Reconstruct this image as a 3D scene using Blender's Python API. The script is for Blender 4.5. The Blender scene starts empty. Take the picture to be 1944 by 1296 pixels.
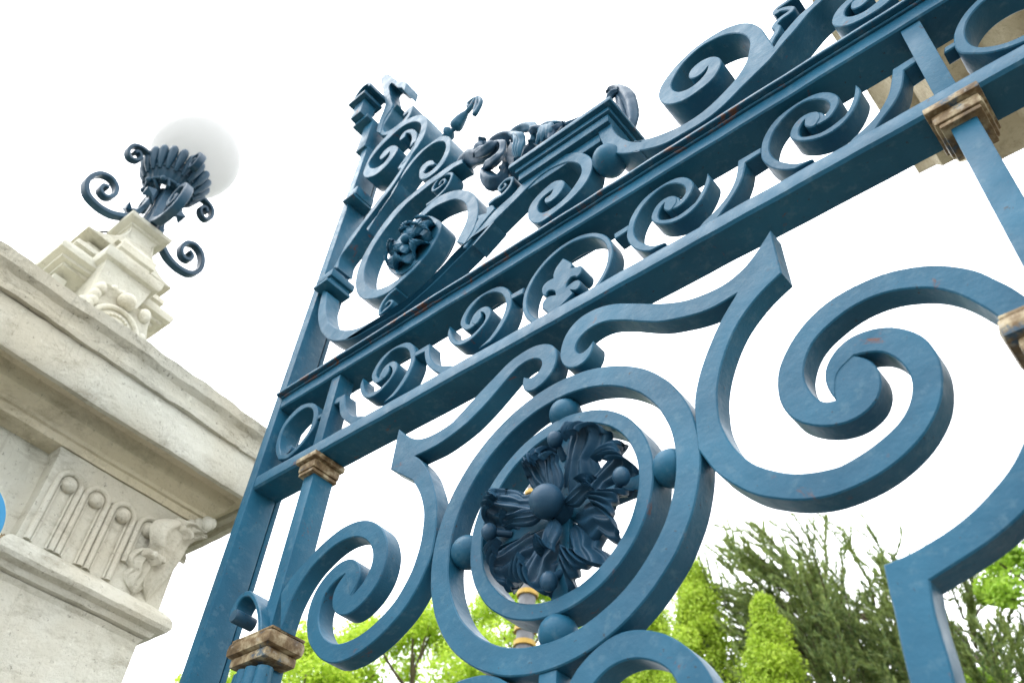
import bpy, bmesh, math, random
from mathutils import Vector, Matrix, noise
from mathutils.geometry import tessellate_polygon
random.seed(7)
S = bpy.context.scene
COL = S.collection

# ------------------------------------------------------------------ camera
FPX, PITCH, ROLL, AZ = 1661.668, 0.783087701, 0.0977800406, 0.776354521
EYE = Vector((0, 0, 1.6))
_fh = Vector((-math.sin(AZ), math.cos(AZ), 0)); _up = Vector((0, 0, 1))
CF = _fh * math.cos(PITCH) + _up * math.sin(PITCH)
_r = CF.cross(_up).normalized(); _u = _r.cross(CF)
CR = _r * math.cos(ROLL) + _u * math.sin(ROLL)
CU = -_r * math.sin(ROLL) + _u * math.cos(ROLL)
cam = bpy.data.cameras.new('camera'); camo = bpy.data.objects.new('camera', cam); COL.objects.link(camo)
camo.matrix_world = Matrix(((CR.x, CU.x, -CF.x, EYE.x), (CR.y, CU.y, -CF.y, EYE.y), (CR.z, CU.z, -CF.z, EYE.z), (0, 0, 0, 1)))
cam.sensor_width = 36; cam.lens = 36 * FPX / 1944; cam.clip_start = .02; cam.clip_end = 2000
cam.dof.use_dof = True; cam.dof.focus_distance = 1.95; cam.dof.aperture_fstop = 5.0
S.camera = camo

# ------------------------------------------------------------------ light
SUN_EL, SUN_AZ = math.radians(62), math.radians(222)      # azimuth clockwise from +Y: high behind the viewer, through cloud
w = bpy.data.worlds.new('World'); S.world = w; w.use_nodes = True
nt = w.node_tree; bg = nt.nodes['Background']
sky = nt.nodes.new('ShaderNodeTexSky'); sky.sky_type = 'NISHITA'; sky.sun_disc = False
sky.sun_elevation = SUN_EL; sky.sun_rotation = SUN_AZ; sky.air_density = 1.0; sky.dust_density = 4.0; sky.ozone_density = 1.0
hs = nt.nodes.new('ShaderNodeHueSaturation'); hs.inputs['Saturation'].default_value = .12; hs.inputs['Value'].default_value = 1.0
mx = nt.nodes.new('ShaderNodeMix'); mx.data_type = 'RGBA'; mx.inputs[0].default_value = .8
mx.inputs[7].default_value = (14.0, 14.3, 14.8, 1)        # the bright even cloud layer
nt.links.new(sky.outputs[0], hs.inputs['Color']); nt.links.new(hs.outputs[0], mx.inputs[6])
nt.links.new(mx.outputs[2], bg.inputs[0]); bg.inputs[1].default_value = .1
sun = bpy.data.lights.new('sun', 'SUN'); sun.energy = .6; sun.angle = math.radians(50); sun.color = (1, .96, .9)
suno = bpy.data.objects.new('sun', sun); COL.objects.link(suno)
sd = Vector((math.sin(SUN_AZ) * math.cos(SUN_EL), math.cos(SUN_AZ) * math.cos(SUN_EL), math.sin(SUN_EL)))
suno.rotation_euler = sd.to_track_quat('Z', 'Y').to_euler()
vs = S.view_settings; vs.view_transform = 'Standard'; vs.look = 'None'; vs.exposure = 1.6; vs.gamma = 1

# ------------------------------------------------------------------ materials
def mat(name, base, rough=.5, metal=0., spec=.5):
    m = bpy.data.materials.new(name); m.use_nodes = True
    b = m.node_tree.nodes['Principled BSDF']
    b.inputs['Base Color'].default_value = (*base, 1); b.inputs['Roughness'].default_value = rough
    b.inputs['Metallic'].default_value = metal; b.inputs['Specular IOR Level'].default_value = spec
    return m, m.node_tree, b
def nz(t, scale, detail=4, rough=.55, dist=0, vec=None):
    n = t.nodes.new('ShaderNodeTexNoise'); n.inputs['Scale'].default_value = scale; n.inputs['Detail'].default_value = detail
    n.inputs['Roughness'].default_value = rough; n.inputs['Distortion'].default_value = dist
    if vec is None:
        vec = t.nodes.new('ShaderNodeNewGeometry').outputs['Position']
    t.links.new(vec, n.inputs['Vector']); return n.outputs['Fac']
def ramp(t, fac, stops):
    r = t.nodes.new('ShaderNodeValToRGB'); e = r.color_ramp.elements
    while len(e) < len(stops): e.new(.5)
    for i, (p, c) in enumerate(stops):
        e[i].position = p; e[i].color = (*c, 1) if len(c) == 3 else (c[0],) * 3 + (1,)
    t.links.new(fac, r.inputs[0]); return r.outputs[0]
def mix(t, f, a, b):
    n = t.nodes.new('ShaderNodeMix'); n.data_type = 'RGBA'
    if hasattr(f, 'node'): t.links.new(f, n.inputs[0])
    else: n.inputs[0].default_value = f
    for s, v in ((6, a), (7, b)):
        if hasattr(v, 'node'): t.links.new(v, n.inputs[s])
        else: n.inputs[s].default_value = (*v, 1)
    return n.outputs[2]
def bump(t, b, h, strength, dist, prev=None):
    n = t.nodes.new('ShaderNodeBump'); n.inputs['Strength'].default_value = strength; n.inputs['Distance'].default_value = dist
    t.links.new(h, n.inputs['Height'])
    if prev: t.links.new(prev, n.inputs['Normal'])
    t.links.new(n.outputs[0], b.inputs['Normal']); return n.outputs[0]
def mapping(t, scale):
    g = t.nodes.new('ShaderNodeNewGeometry'); m = t.nodes.new('ShaderNodeMapping'); m.inputs['Scale'].default_value = scale
    t.links.new(g.outputs['Position'], m.inputs['Vector']); return m.outputs[0]

def paint(name, dark, light, worn, rust_at=.69, rust=(.10, .035, .018), spec=.17):
    m, t, b = mat(name, light, .42, 0, spec)
    c = ramp(t, nz(t, 5, 5), [(.3, dark), (.7, light)])
    c = mix(t, ramp(t, nz(t, 34, 6, .7), [(.54, (0,)), (.72, (.34,))]), c, worn)
    c = mix(t, ramp(t, nz(t, 1, 8, .72, .5, mapping(t, (9, 9, 40))), [(.56, (0,)), (.74, (.16,))]), c, worn)
    c = mix(t, ramp(t, nz(t, 14, 8, .75, .6), [(rust_at - .03, (0,)), (rust_at + .04, (.9,))]), c, rust)
    chip = ramp(t, nz(t, 80, 4, .65), [(.66, (0,)), (.70, (.8,))])
    c = mix(t, chip, c, (.02, .025, .03))
    t.links.new(c, b.inputs['Base Color']); b.inputs['Coat Weight'].default_value = .0; b.inputs['Coat Roughness'].default_value = .28
    t.links.new(ramp(t, nz(t, 22, 4), [(.3, (.36,)), (.7, (.55,))]), b.inputs['Roughness'])
    p = bump(t, b, nz(t, 20, 5, .55), .38, .006)
    bump(t, b, nz(t, 150, 3, .6), .3, .001, p)
    return m
PAINT = paint('blue_gate_paint', (.007, .057, .104), (.012, .088, .152), (.10, .17, .21), .655)
PAINTR = paint('rusting_moulding_paint', (.008, .053, .096), (.014, .082, .14), (.16, .19, .20), .57, (.12, .05, .025))
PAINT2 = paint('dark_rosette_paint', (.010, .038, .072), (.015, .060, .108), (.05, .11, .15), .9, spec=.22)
LAMPP = paint('lamp_iron_paint', (.007, .033, .062), (.015, .058, .10), (.09, .13, .15), .72, spec=.3)
def bronze():
    m, t, b = mat('bronzed_collar', (.2, .1, .04), .55, .1, .25)
    c = ramp(t, nz(t, 30, 5, .6), [(.3, (.05, .032, .016)), (.48, (.14, .095, .048)), (.64, (.33, .28, .18))])
    c = mix(t, ramp(t, nz(t, 55, 4), [(.60, (0,)), (.72, (.7,))]), c, (.28, .26, .22))
    c = mix(t, ramp(t, nz(t, 22, 5, .7), [(.58, (0,)), (.66, (.8,))]), c, (.02, .07, .12))
    t.links.new(c, b.inputs['Base Color']); bump(t, b, nz(t, 70, 5, .6), .5, .003); return m
BRONZE = bronze()
def stone(name, a, bcol, stain, amt=.5, warm=None):
    m, t, b = mat(name, a, .88, 0, .25)
    c = ramp(t, nz(t, 6, 6, .6), [(.3, bcol), (.7, a)])
    if warm: c = mix(t, ramp(t, nz(t, 2.2, 4), [(.42, (0,)), (.66, (.7,))]), c, warm)
    st = ramp(t, nz(t, 1, 9, .75, .3, mapping(t, (5, 5, 11))), [(.52, (0,)), (.70, (amt,))])
    zz = t.nodes.new('ShaderNodeSeparateXYZ'); t.links.new(t.nodes.new('ShaderNodeNewGeometry').outputs['Position'], zz.inputs[0])
    c = mix(t, st, c, stain)
    c = mix(t, ramp(t, nz(t, 60, 5, .7), [(.60, (0,)), (.72, (amt,))]), c, (.08, .075, .055))
    c = mix(t, ramp(t, nz(t, 17, 8, .7), [(.60, (0,)), (.72, (.6,))]), c, tuple(min(.8, x * 1.3) for x in a))
    c = mix(t, ramp(t, nz(t, 1, 6, .7, .2, mapping(t, (26, 26, 1.6))), [(.56, (0,)), (.74, (.30,))]), c, stain)
    # hairline cracks
    v = t.nodes.new('ShaderNodeTexVoronoi'); v.feature = 'DISTANCE_TO_EDGE'; v.inputs['Scale'].default_value = 1.3
    g = t.nodes.new('ShaderNodeNewGeometry'); vm = t.nodes.new('ShaderNodeVectorMath'); vm.operation = 'ADD'
    nn = t.nodes.new('ShaderNodeTexNoise'); nn.inputs['Scale'].default_value = 5; t.links.new(g.outputs['Position'], nn.inputs['Vector'])
    t.links.new(g.outputs['Position'], vm.inputs[0]); t.links.new(nn.outputs['Color'], vm.inputs[1]); t.links.new(vm.outputs[0], v.inputs['Vector'])
    c = mix(t, ramp(t, v.outputs['Distance'], [(0, (.22,)), (.003, (0,))]), c, (.16, .13, .08))
    t.links.new(c, b.inputs['Base Color'])
    p = bump(t, b, nz(t, 18, 8, .7), .8, .014)
    bump(t, b, nz(t, 90, 5, .75), .8, .003, p)
    return m
STONE = stone('weathered_stone', (.60, .60, .53), (.50, .495, .42), (.20, .175, .12), .68, (.50, .455, .35))
STONEC = stone('cream_carved_stone', (.58, .58, .515), (.51, .505, .43), (.26, .23, .16), .55, (.60, .56, .44))
STONED = stone('tan_soffit_stone', (.62, .57, .44), (.52, .47, .34), (.18, .15, .09), .5, (.60, .54, .38))  # warmer tan tone for the bed moulding beneath the cornice
STONEM = stone('mouldy_crown_stone', (.58, .57, .49), (.45, .44, .37), (.11, .10, .075), 1.0, (.50, .45, .34))
STONEW = stone('warm_far_stone', (.52, .46, .34), (.44, .37, .26), (.16, .11, .06), .6)
def simple(name, base, rough=.6, metal=0, n=20, var=.25):
    m, t, b = mat(name, base, rough, metal)
    t.links.new(ramp(t, nz(t, n, 4), [(.3, tuple(x * (1 - var) for x in base)), (.7, tuple(min(1, x * (1 + var)) for x in base))]), b.inputs['Base Color'])
    return m
def globe_mat():
    m, t, b = mat('opal_glass', (.66, .66, .65), .25, 0, .3)
    c = ramp(t, nz(t, 3, 3), [(.3, (.615, .62, .615)), (.7, (.65, .65, .645))]); t.links.new(c, b.inputs['Base Color'])
    tr = t.nodes.new('ShaderNodeBsdfTranslucent'); t.links.new(c, tr.inputs[0])
    ms = t.nodes.new('ShaderNodeMixShader'); ms.inputs[0].default_value = .72
    t.links.new(b.outputs[0], ms.inputs[1]); t.links.new(tr.outputs[0], ms.inputs[2]); t.links.new(ms.outputs[0], t.nodes['Material Output'].inputs[0])
    return m
def leafmat(name, cols, n=3.):
    m, t, b = mat(name, cols[0], .55, 0, .3)
    k = nz(t, n, 4, .6); k2 = nz(t, 14 * n, 2)
    c = ramp(t, k, [(.3, cols[0]), (.5, cols[1]), (.7, cols[2])])
    c = mix(t, ramp(t, k2, [(.35, (0,)), (.65, (.6,))]), c, cols[3])
    t.links.new(c, b.inputs['Base Color'])
    tr = t.nodes.new('ShaderNodeBsdfTranslucent'); t.links.new(c, tr.inputs[0])
    ms = t.nodes.new('ShaderNodeMixShader'); ms.inputs[0].default_value = .45
    out = t.nodes['Material Output']; t.links.new(b.outputs[0], ms.inputs[1]); t.links.new(tr.outputs[0], ms.inputs[2]); t.links.new(ms.outputs[0], out.inputs[0])
    return m

# ------------------------------------------------------------------ object helpers
def link(name, me, m, parent=None):
    o = bpy.data.objects.new(name, me); COL.objects.link(o)
    if m and not me.materials: me.materials.append(m)
    if parent:
        o.parent = parent
        p = parent; off = Vector((0, 0, 0))
        while p: off += p.location; p = p.parent
        o.location = -off
    return o
def empty(name, loc, label, cat, group=None):
    o = bpy.data.objects.new(name, None); COL.objects.link(o); o.location = loc; o.empty_display_size = .1
    return tag(o, label, cat, group)
def tag(o, label=None, cat=None, group=None, kind=None):
    if label: o['label'] = label
    if cat: o['category'] = cat
    if group: o['group'] = group
    if kind: o['kind'] = kind
    return o
def rel(v, o): return v - o.location
def frombm(name, bm, m, parent=None, smooth=35, recalc=True):
    if recalc: bmesh.ops.recalc_face_normals(bm, faces=bm.faces)
    me = bpy.data.meshes.new(name); bm.to_mesh(me); bm.free()
    if smooth:
        for p in me.polygons: p.use_smooth = True
        me.set_sharp_from_angle(angle=math.radians(smooth))
    return link(name, me, m, parent)

def ident(a, b, c): return Vector((a, c, b + 1.6))          # gate plane: a along, b height above the eye, c away from the viewer
def area2(P): return sum(P[i - 1][0] * P[i][1] - P[i][0] * P[i - 1][1] for i in range(len(P)))
def inset(P, d):
    out = []; n = len(P)
    for i in range(n):
        a = Vector(P[i - 1]); b = Vector(P[i]); c = Vector(P[(i + 1) % n])
        e1 = (b - a); e2 = (c - b)
        if e1.length < 1e-7 or e2.length < 1e-7: out.append(tuple(b)); continue
        e1.normalize(); e2.normalize()
        n1 = Vector((-e1.y, e1.x)); n2 = Vector((-e2.y, e2.x)); h = n1 + n2
        if h.length < .35: h = n1 + n2 if h.length > 1e-3 else n1; h = h.normalized() * 1.6
        else: h = h / max(.35, h.dot(n1) if abs(h.dot(n1)) > .01 else .35); h = h if h.length < 2 else h.normalized() * 2
        out.append(tuple(b + h * d))
    return out
def clean(P, eps=.0012):
    out = []
    for q in P:
        if not out or math.dist(out[-1], q) > eps: out.append(tuple(q))
    while len(out) > 3 and math.dist(out[0], out[-1]) < eps: out.pop()
    return out
def extrude(bm, loops, c0, c1, mapf=ident, bev=.0022):
    """extrude closed 2D loops (first outer, rest holes) from depth c0 (front) to c1 with a small bevel both sides"""
    L = []
    for k, P in enumerate(loops):
        P = clean(P); ccw = area2(P) > 0
        if (k == 0) != ccw: P = P[::-1]
        P = [(x + .0011 * noise.noise((x * 21, y * 21, k)), y + .0011 * noise.noise((x * 21 + 7, y * 21, k))) for x, y in P]
        L.append(P)
    I = [inset(P, bev) for P in L]
    for side, cc, cb in ((0, c0, c0 + bev), (1, c1, c1 - bev)):
        vin = [[bm.verts.new(mapf(x, y, cc)) for x, y in P] for P in I]
        vout = [[bm.verts.new(mapf(x, y, cb)) for x, y in P] for P in L]
        flat = [v for a in vin for v in a]
        for tri in tessellate_polygon([[Vector((x, y, 0)) for x, y in P] for P in I]):
            try: bm.faces.new([flat[i] for i in (tri if side == 0 else tri[::-1])])
            except ValueError: pass
        for a, b in zip(vin, vout):
            n = len(a)
            for i in range(n):
                q = [a[i], b[i], b[(i + 1) % n], a[(i + 1) % n]]
                bm.faces.new(q if side == 0 else q[::-1])
        if side == 0: first = vout
        else:
            for a, b in zip(first, vout):
                n = len(a)
                for i in range(n): bm.faces.new([a[i], b[i], b[(i + 1) % n], a[(i + 1) % n]])

FR = dict(A=(500,100,3.24),B=(850,100,3.24),C=(1200,0,3.24),D=(1544,0,3.24),E=(500,450,3.24),F=(850,400,3.24),G=(1200,400,3.24),H=(1544,400,3.24),
  I=(400,800,2.6133),J=(800,740,2.331),K=(1200,800,2.6125),L=(1544,800,2.6125),M=(0,150,3.702),N=(0,400,2.88),O=(0,800,2.612),P=(540,960,3.857),
  Q=(420,1090,6.29),R=(660,260,4.32),S=(560,480,6.48),T=(500,640,5.4),U=(660,600,6.479),V=(840,500,6.48),W=(1150,300,6.479),Y=(840,780,3.24),
  a=(880,1160,3.738),b=(1400,140,4.985),c=(640,120,6.48),e=(1000,380,6.48),f=(1744,0,6.48),g=(1694,130,5.892),h=(1450,0,7.776),i=(50,400,4.983),
  j=(220,250,6.173),k=(880,160,5.4),X=(0,0,1))
def ray(px, py):
    return CF + CR * ((px - 972) / FPX) - CU * ((py - 648) / FPX)
def gate2d(px, py, y):                                       # measured outline point -> metres on the gate's vertical plane
    d = ray(px, py); s = y / d.y; return (d.x * s, d.z * s)
def parse(s, y, conv=gate2d):
    segs = [[]]; fr = None
    for tok in s.split():
        if tok == '/':
            segs.append([segs[-1][-1]])
        elif tok in FR: fr = FR[tok]
        else:
            a, b = tok.split(','); ox, oy, sc = fr
            segs[-1].append(conv(ox + float(a) / sc, oy + float(b) / sc, y))
    return segs
def catmull(P, step=.008, closed=False):
    if len(P) < 3 and not closed: return [tuple(p) for p in P]
    n = len(P); V = [Vector(p) for p in P]; out = []
    rng = range(n if closed else n - 1)
    for i in rng:
        p1 = V[i]; p2 = V[(i + 1) % n]
        p0 = V[i - 1] if (closed or i > 0) else p1 * 2 - p2
        p3 = V[(i + 2) % n] if (closed or i < n - 2) else p2 * 2 - p1
        t0 = 0; t1 = t0 + max(1e-6, (p1 - p0).length) ** .5; t2 = t1 + max(1e-6, (p2 - p1).length) ** .5; t3 = t2 + max(1e-6, (p3 - p2).length) ** .5
        k = max(2, int((p2 - p1).length / step))
        for j in range(k):
            t = t1 + (t2 - t1) * j / k
            A1 = p0 * ((t1 - t) / (t1 - t0)) + p1 * ((t - t0) / (t1 - t0)); A2 = p1 * ((t2 - t) / (t2 - t1)) + p2 * ((t - t1) / (t2 - t1)); A3 = p2 * ((t3 - t) / (t3 - t2)) + p3 * ((t - t2) / (t3 - t2))
            B1 = A1 * ((t2 - t) / (t2 - t0)) + A2 * ((t - t0) / (t2 - t0)); B2 = A2 * ((t3 - t) / (t3 - t1)) + A3 * ((t - t1) / (t3 - t1))
            out.append(tuple(B1 * ((t2 - t) / (t2 - t1)) + B2 * ((t - t1) / (t2 - t1))))
    if not closed: out.append(tuple(V[-1]))
    return out
def soften(P, it):
    P = [tuple(p) for p in P]
    for _ in range(it):
        Q = P[:]
        for i in range(1, len(P) - 1): Q[i] = tuple(P[i][k] * .5 + (P[i - 1][k] + P[i + 1][k]) * .25 for k in (0, 1))
        P = Q
    return P
def outline(s, y, step=.008, closed=False, conv=gate2d, sm=1):
    if closed: return catmull(parse(s, y, conv)[0], step, True)
    out = []
    for sg in parse(s, y, conv):
        c = soften(catmull(sg, step), sm if len(sg) > 4 else 0); out += c if not out else c[1:]
    return out
def strip(P, w0, w1=None, wm=None, step=.006):
    """outline of a bar of given in-plane width following centre line P"""
    C = clean(catmull(P, step), .002); n = len(C); w1 = w0 if w1 is None else w1
    a = []; b = []
    for i, p in enumerate(C):
        q0 = Vector(C[max(0, i - 1)]); q1 = Vector(C[min(n - 1, i + 1)]); d = (q1 - q0).normalized(); nn = Vector((-d.y, d.x))
        t = i / (n - 1); w = w0 + (w1 - w0) * t if wm is None else (w0 + (wm - w0) * t * 2 if t < .5 else wm + (w1 - wm) * (t * 2 - 1))
        a.append(tuple(Vector(p) + nn * w / 2)); b.append(tuple(Vector(p) - nn * w / 2))
    return a + b[::-1]
def box(bm, x0, x1, y0, y1, z0, z1, bev=.003, fr=None):
    vs = [Vector((x, y, z)) for x in (x0, x1) for y in (y0, y1) for z in (z0, z1)]
    if fr: vs = [fr(*v) for v in vs]
    v = [bm.verts.new(q) for q in vs]
    fs = [bm.faces.new([v[i] for i in f]) for f in ((0, 1, 3, 2), (4, 6, 7, 5), (0, 4, 5, 1), (2, 3, 7, 6), (0, 2, 6, 4), (1, 5, 7, 3))]
    if bev:
        es = list({e for f in fs for e in f.edges}); bmesh.ops.bevel(bm, geom=es, offset=bev, segments=2, profile=.6, affect='EDGES')
def sphere(bm, c, r, sx=1, sy=1, sz=1, seg=24, rings=14, rot=None):
    M = Matrix.Translation(c) @ (rot or Matrix()) @ Matrix.Diagonal((sx, sy, sz, 1))
    bmesh.ops.create_uvsphere(bm, u_segments=seg, v_segments=rings, radius=r, matrix=M)
def tube(bm, pts, rad, seg=12, cap=True):
    P = [Vector(p) for p in pts]; n = len(P); rings = []
    t0 = (P[1] - P[0]).normalized(); ref = Vector((0, 0, 1)) if abs(t0.z) < .9 else Vector((1, 0, 0)); nrm = t0.cross(ref).normalized()
    for i, p in enumerate(P):
        t = (P[min(n - 1, i + 1)] - P[max(0, i - 1)]).normalized(); nrm = (nrm - t * nrm.dot(t)).normalized(); bn = t.cross(nrm)
        r = rad[i] if hasattr(rad, '__len__') else rad
        rings.append([bm.verts.new(p + (nrm * math.cos(2 * math.pi * k / seg) + bn * math.sin(2 * math.pi * k / seg)) * r) for k in range(seg)])
    for a, b in zip(rings, rings[1:]):
        for k in range(seg): bm.faces.new([a[k], a[(k + 1) % seg], b[(k + 1) % seg], b[k]])
    if cap:
        bm.faces.new(rings[0][::-1]); bm.faces.new(rings[-1])
def smooth3(P, k=6):
    V = [Vector(p) for p in P]; out = []
    for i in range(len(V) - 1):
        p0 = V[max(0, i - 1)]; p1 = V[i]; p2 = V[i + 1]; p3 = V[min(len(V) - 1, i + 2)]
        for j in range(k):
            t = j / k; out.append(.5 * ((2 * p1) + (p2 - p0) * t + (2 * p0 - 5 * p1 + 4 * p2 - p3) * t * t + (3 * p1 - p0 - 3 * p2 + p3) * t ** 3))
    out.append(V[-1]); return out

# ---- acanthus leaves
def acanthus(bm, M, length, width, rise=.05, curl=1.0, lobes=5, nu=26, nv=22, thick=.004, flute=.006, ruffle=.09):
    """fluted, lobed leaf growing along +x of M, bulging along +z, with the tip rolled over"""
    g = []
    for i in range(nu + 1):
        u = i / nu; row = []
        lob = .62 + .38 * abs(math.sin(math.pi * (u * lobes * .5 + .15)))
        wdt = width * (.16 + .84 * math.sin(math.pi * min(1, u ** .75 * .93)) ** .8) * lob
        if u > .97: wdt *= .35
        if u < .62: x = u * length; z = rise * math.sin(u / .62 * math.pi / 2)
        else:
            t = (u - .62) / .38 * math.pi * 1.15 * curl; r = length * .13
            x = .62 * length + r * math.sin(t) * 1.25; z = rise + r * (math.cos(t) - 1) * -.9
        for j in range(nv + 1):
            v = j / nv * 2 - 1
            zz = z + flute * math.cos(v * math.pi * 4.5) * (.3 + u) - .55 * wdt * v * v * .6 + ruffle * width * abs(v) ** 3 * math.sin(u * 20)
            xx = x + .16 * length * abs(v) ** 1.3 * (.4 + .6 * u) * (1 if u < .7 else .4)
            row.append(M @ Vector((xx, wdt * v * .5, zz)))
        g.append(row)
    top = [[bm.verts.new(p) for p in r] for r in g]
    off = (M.to_3x3() @ Vector((0, 0, -1))).normalized() * thick
    bot = [[bm.verts.new(p + off) for p in r] for r in g]
    for i in range(nu):
        for j in range(nv):
            bm.faces.new([top[i][j], top[i + 1][j], top[i + 1][j + 1], top[i][j + 1]])
            bm.faces.new([bot[i][j], bot[i][j + 1], bot[i + 1][j + 1], bot[i + 1][j]])
        for j in (0, nv): bm.faces.new([top[i][j], bot[i][j], bot[i + 1][j], top[i + 1][j]])
    for i in (0, nu):
        for j in range(nv): bm.faces.new([top[i][j], top[i][j + 1], bot[i][j + 1], bot[i][j]])
def frame(o, x, z):
    x = Vector(x).normalized(); z = Vector(z); z = (z - x * z.dot(x)).normalized(); y = z.cross(x)
    return Matrix(((x.x, y.x, z.x, o[0]), (x.y, y.y, z.y, o[1]), (x.z, y.z, z.z, o[2]), (0, 0, 0, 1)))

# ================================================================== SETTING: ground
bm = bmesh.new()
bmesh.ops.create_grid(bm, x_segments=60, y_segments=60, size=400)
g = frombm('ground', bm, simple('lawn', (.05, .06, .035), .9, 0, 2.5, .4), None, 0); tag(g, kind='structure')
bm = bmesh.new(); box(bm, -2.9, 3.4, -14, 30, -.1, .006, 0)
g = frombm('path', bm, simple('pale_gravel_paving', (.15, .14, .125), .9, 0, 30, .3), None, 0); tag(g, kind='structure')

# ================================================================== IRON GATE
XC = -.8415
gate = empty('iron_gate', (XC, 1.04, 0), 'tall blue painted wrought iron gate with scrollwork crest, frieze and round flower medallion', 'gate')
def gpart(name, loops, y0, depth, m=PAINT, bev=.0022, mirror=False, parent=gate, label=None, dx=0):
    bm = bmesh.new(); extrude(bm, loops, y0, y0 + depth, ident, bev)
    if mirror: bmesh.ops.transform(bm, matrix=Matrix.Translation((2 * XC, 0, 0)) @ Matrix.Scale(-1, 4, (1, 0, 0)), verts=bm.verts)
    if dx: bmesh.ops.translate(bm, vec=(dx, 0, 0), verts=bm.verts)
    o = frombm(name, bm, m, parent, 38)
    if label: o['label'] = label
    return o
def gout(name, s, y0, depth, **k):
    loops = [outline(q, y0, sm={'scroll': 12, 'crest_scroll': 3}.get(name, 1)) for q in s.split('|')]
    return gpart(name, loops, y0, depth, **k)
def gstroke(name, s, w0, w1, y0, depth, wm=None, **k):
    P = parse(s, y0)[0]; return gpart(name, [strip(P, w0, w1, wm)], y0, depth, **k)
def gbox(name, x0, x1, y0, y1, z0, z1, bev=.004, m=PAINT, parent=gate, label=None):
    bm = bmesh.new(); box(bm, x0, x1, y0, y1, z0 + 1.6, z1 + 1.6, bev); o = frombm(name, bm, m, parent, 40)
    if label: o['label'] = label
    return o
def circle(cx, cz, r, n=96): return [(cx + r * math.cos(2 * math.pi * i / n), cz + r * math.sin(2 * math.pi * i / n)) for i in range(n)]
# stiles and rails
def stile(mirror):
    bm = bmesh.new()
    box(bm, -1.974, -1.936, .998, 1.082, -1.55, 3.13 + 1.6, .005); box(bm, -1.974, -1.9375, 1.0845, 1.10, -1.55, 3.0 + 1.6, .003)
    if mirror: bmesh.ops.transform(bm, matrix=Matrix.Translation((2 * XC, 0, 0)) @ Matrix.Scale(-1, 4, (1, 0, 0)), verts=bm.verts)
    return frombm('stile', bm, PAINT, gate, 40)
stile(False); stile(True)
def wobble_rail(name, y0, y1, z0, z1, bev, x0=-1.9355, x1=.2525):
    bm = bmesh.new(); n = 120
    prof = [(y0, z0 + bev), (y0, z1 - bev * 1.6), (y0 + bev * .6, z1 - bev * .5), (y0 + bev * 1.6, z1), (y1, z1), (y1, z0), (y0 + bev, z0)]
    rings = []
    for i in range(n + 1):
        x = x0 + (x1 - x0) * i / n
        rings.append([bm.verts.new((x, y + .0012 * noise.noise((x * 14, y * 9, z * 9)), z + 1.6 + .0014 * noise.noise((x * 11, y * 7, z * 7 + 5)))) for y, z in prof])
    for a, b in zip(rings, rings[1:]):
        for k in range(len(prof)): bm.faces.new([a[k], a[(k + 1) % 7], b[(k + 1) % 7], b[k]])
    bm.faces.new(rings[0]); bm.faces.new(rings[-1][::-1])
    return frombm(name, bm, PAINTR if 'mould' in name else PAINT, gate, 30)
wobble_rail('rail', 1.0, 1.085, 1.384, 1.432, .006)
wobble_rail('rail', 1.0, 1.085, 1.678, 1.724, .004)
wobble_rail('rail_moulding', .981, 1.06, 1.7245, 1.7355, .002, -1.948, .262)
wobble_rail('rail_moulding', .9935, 1.05, 1.7165, 1.7242, .0015, -1.935, .25)
gbox('rail', -1.9355, .2525, 1.0, 1.085, -1.35, -1.27)
# posts (spindles) under and through the frieze
for xc in (-1.684, .0):
    gbox('post', xc - .0215, xc + .0215, 1.0105, 1.075, -1.27, 1.3835, .003)
    gbox('post', xc - .019, xc + .019, 1.0075, 1.060, 1.4325, 1.6775, .002)
# large interlocking scrolls
gout('scroll', 'G 850,118 / 920,380 / 830,460 700,610 610,770 550,930 520,1100 533,1296 K 470,80 540,170 650,230 800,258 900,255 1045,212 L 100,232 200,185 310,110 400,30 H 540,1296 600,1180 617,1080 600,990 560,925 500,880 430,845 340,848 250,890 / 150,1000 135,1160 / 90,1120 60,1040 65,960 110,860 170,800 300,735 430,702 520,705 600,725 690,770 760,850 800,950 805,1050 790,1180 735,1296 L 520,100 420,200 280,290 150,350 0,385 K 850,390 700,383 560,345 480,300 390,225 325,135 / G 390,1296 378,1190 400,1040 450,880 525,705 640,510 / 540,575 400,635 200,678 F 1296,685 1150,675 1000,672 900,700 820,760 770,830 775,885 810,900 865,860 893,798 / 905,812 885,880 840,940 770,975 720,970 685,920 690,840 730,740 800,660 900,600 1000,570 G 0,565 150,570 300,555 450,510 600,430 700,340 775,235 850,118', 1.0, .043)
gout('scroll', 'X 2010,612 H 1296,515 1150,430 960,350 750,328 550,352 350,410 150,510 0,625 G 1000,755 920,900 882,1060 905,1180 990,1296 K 870,15 960,36 L 130,20 H 300,1270 380,1200 425,1110 437,1030 420,960 370,910 290,885 250,890 / 120,960 90,1080 / 135,1160 / 70,1182 G 1190,1182 1130,1165 1085,1120 1045,1010 1060,900 H 0,790 130,660 250,580 380,515 500,482 640,468 800,480 960,540 1100,620 1185,705 X 1985,668', 1.0012, .043)
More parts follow.
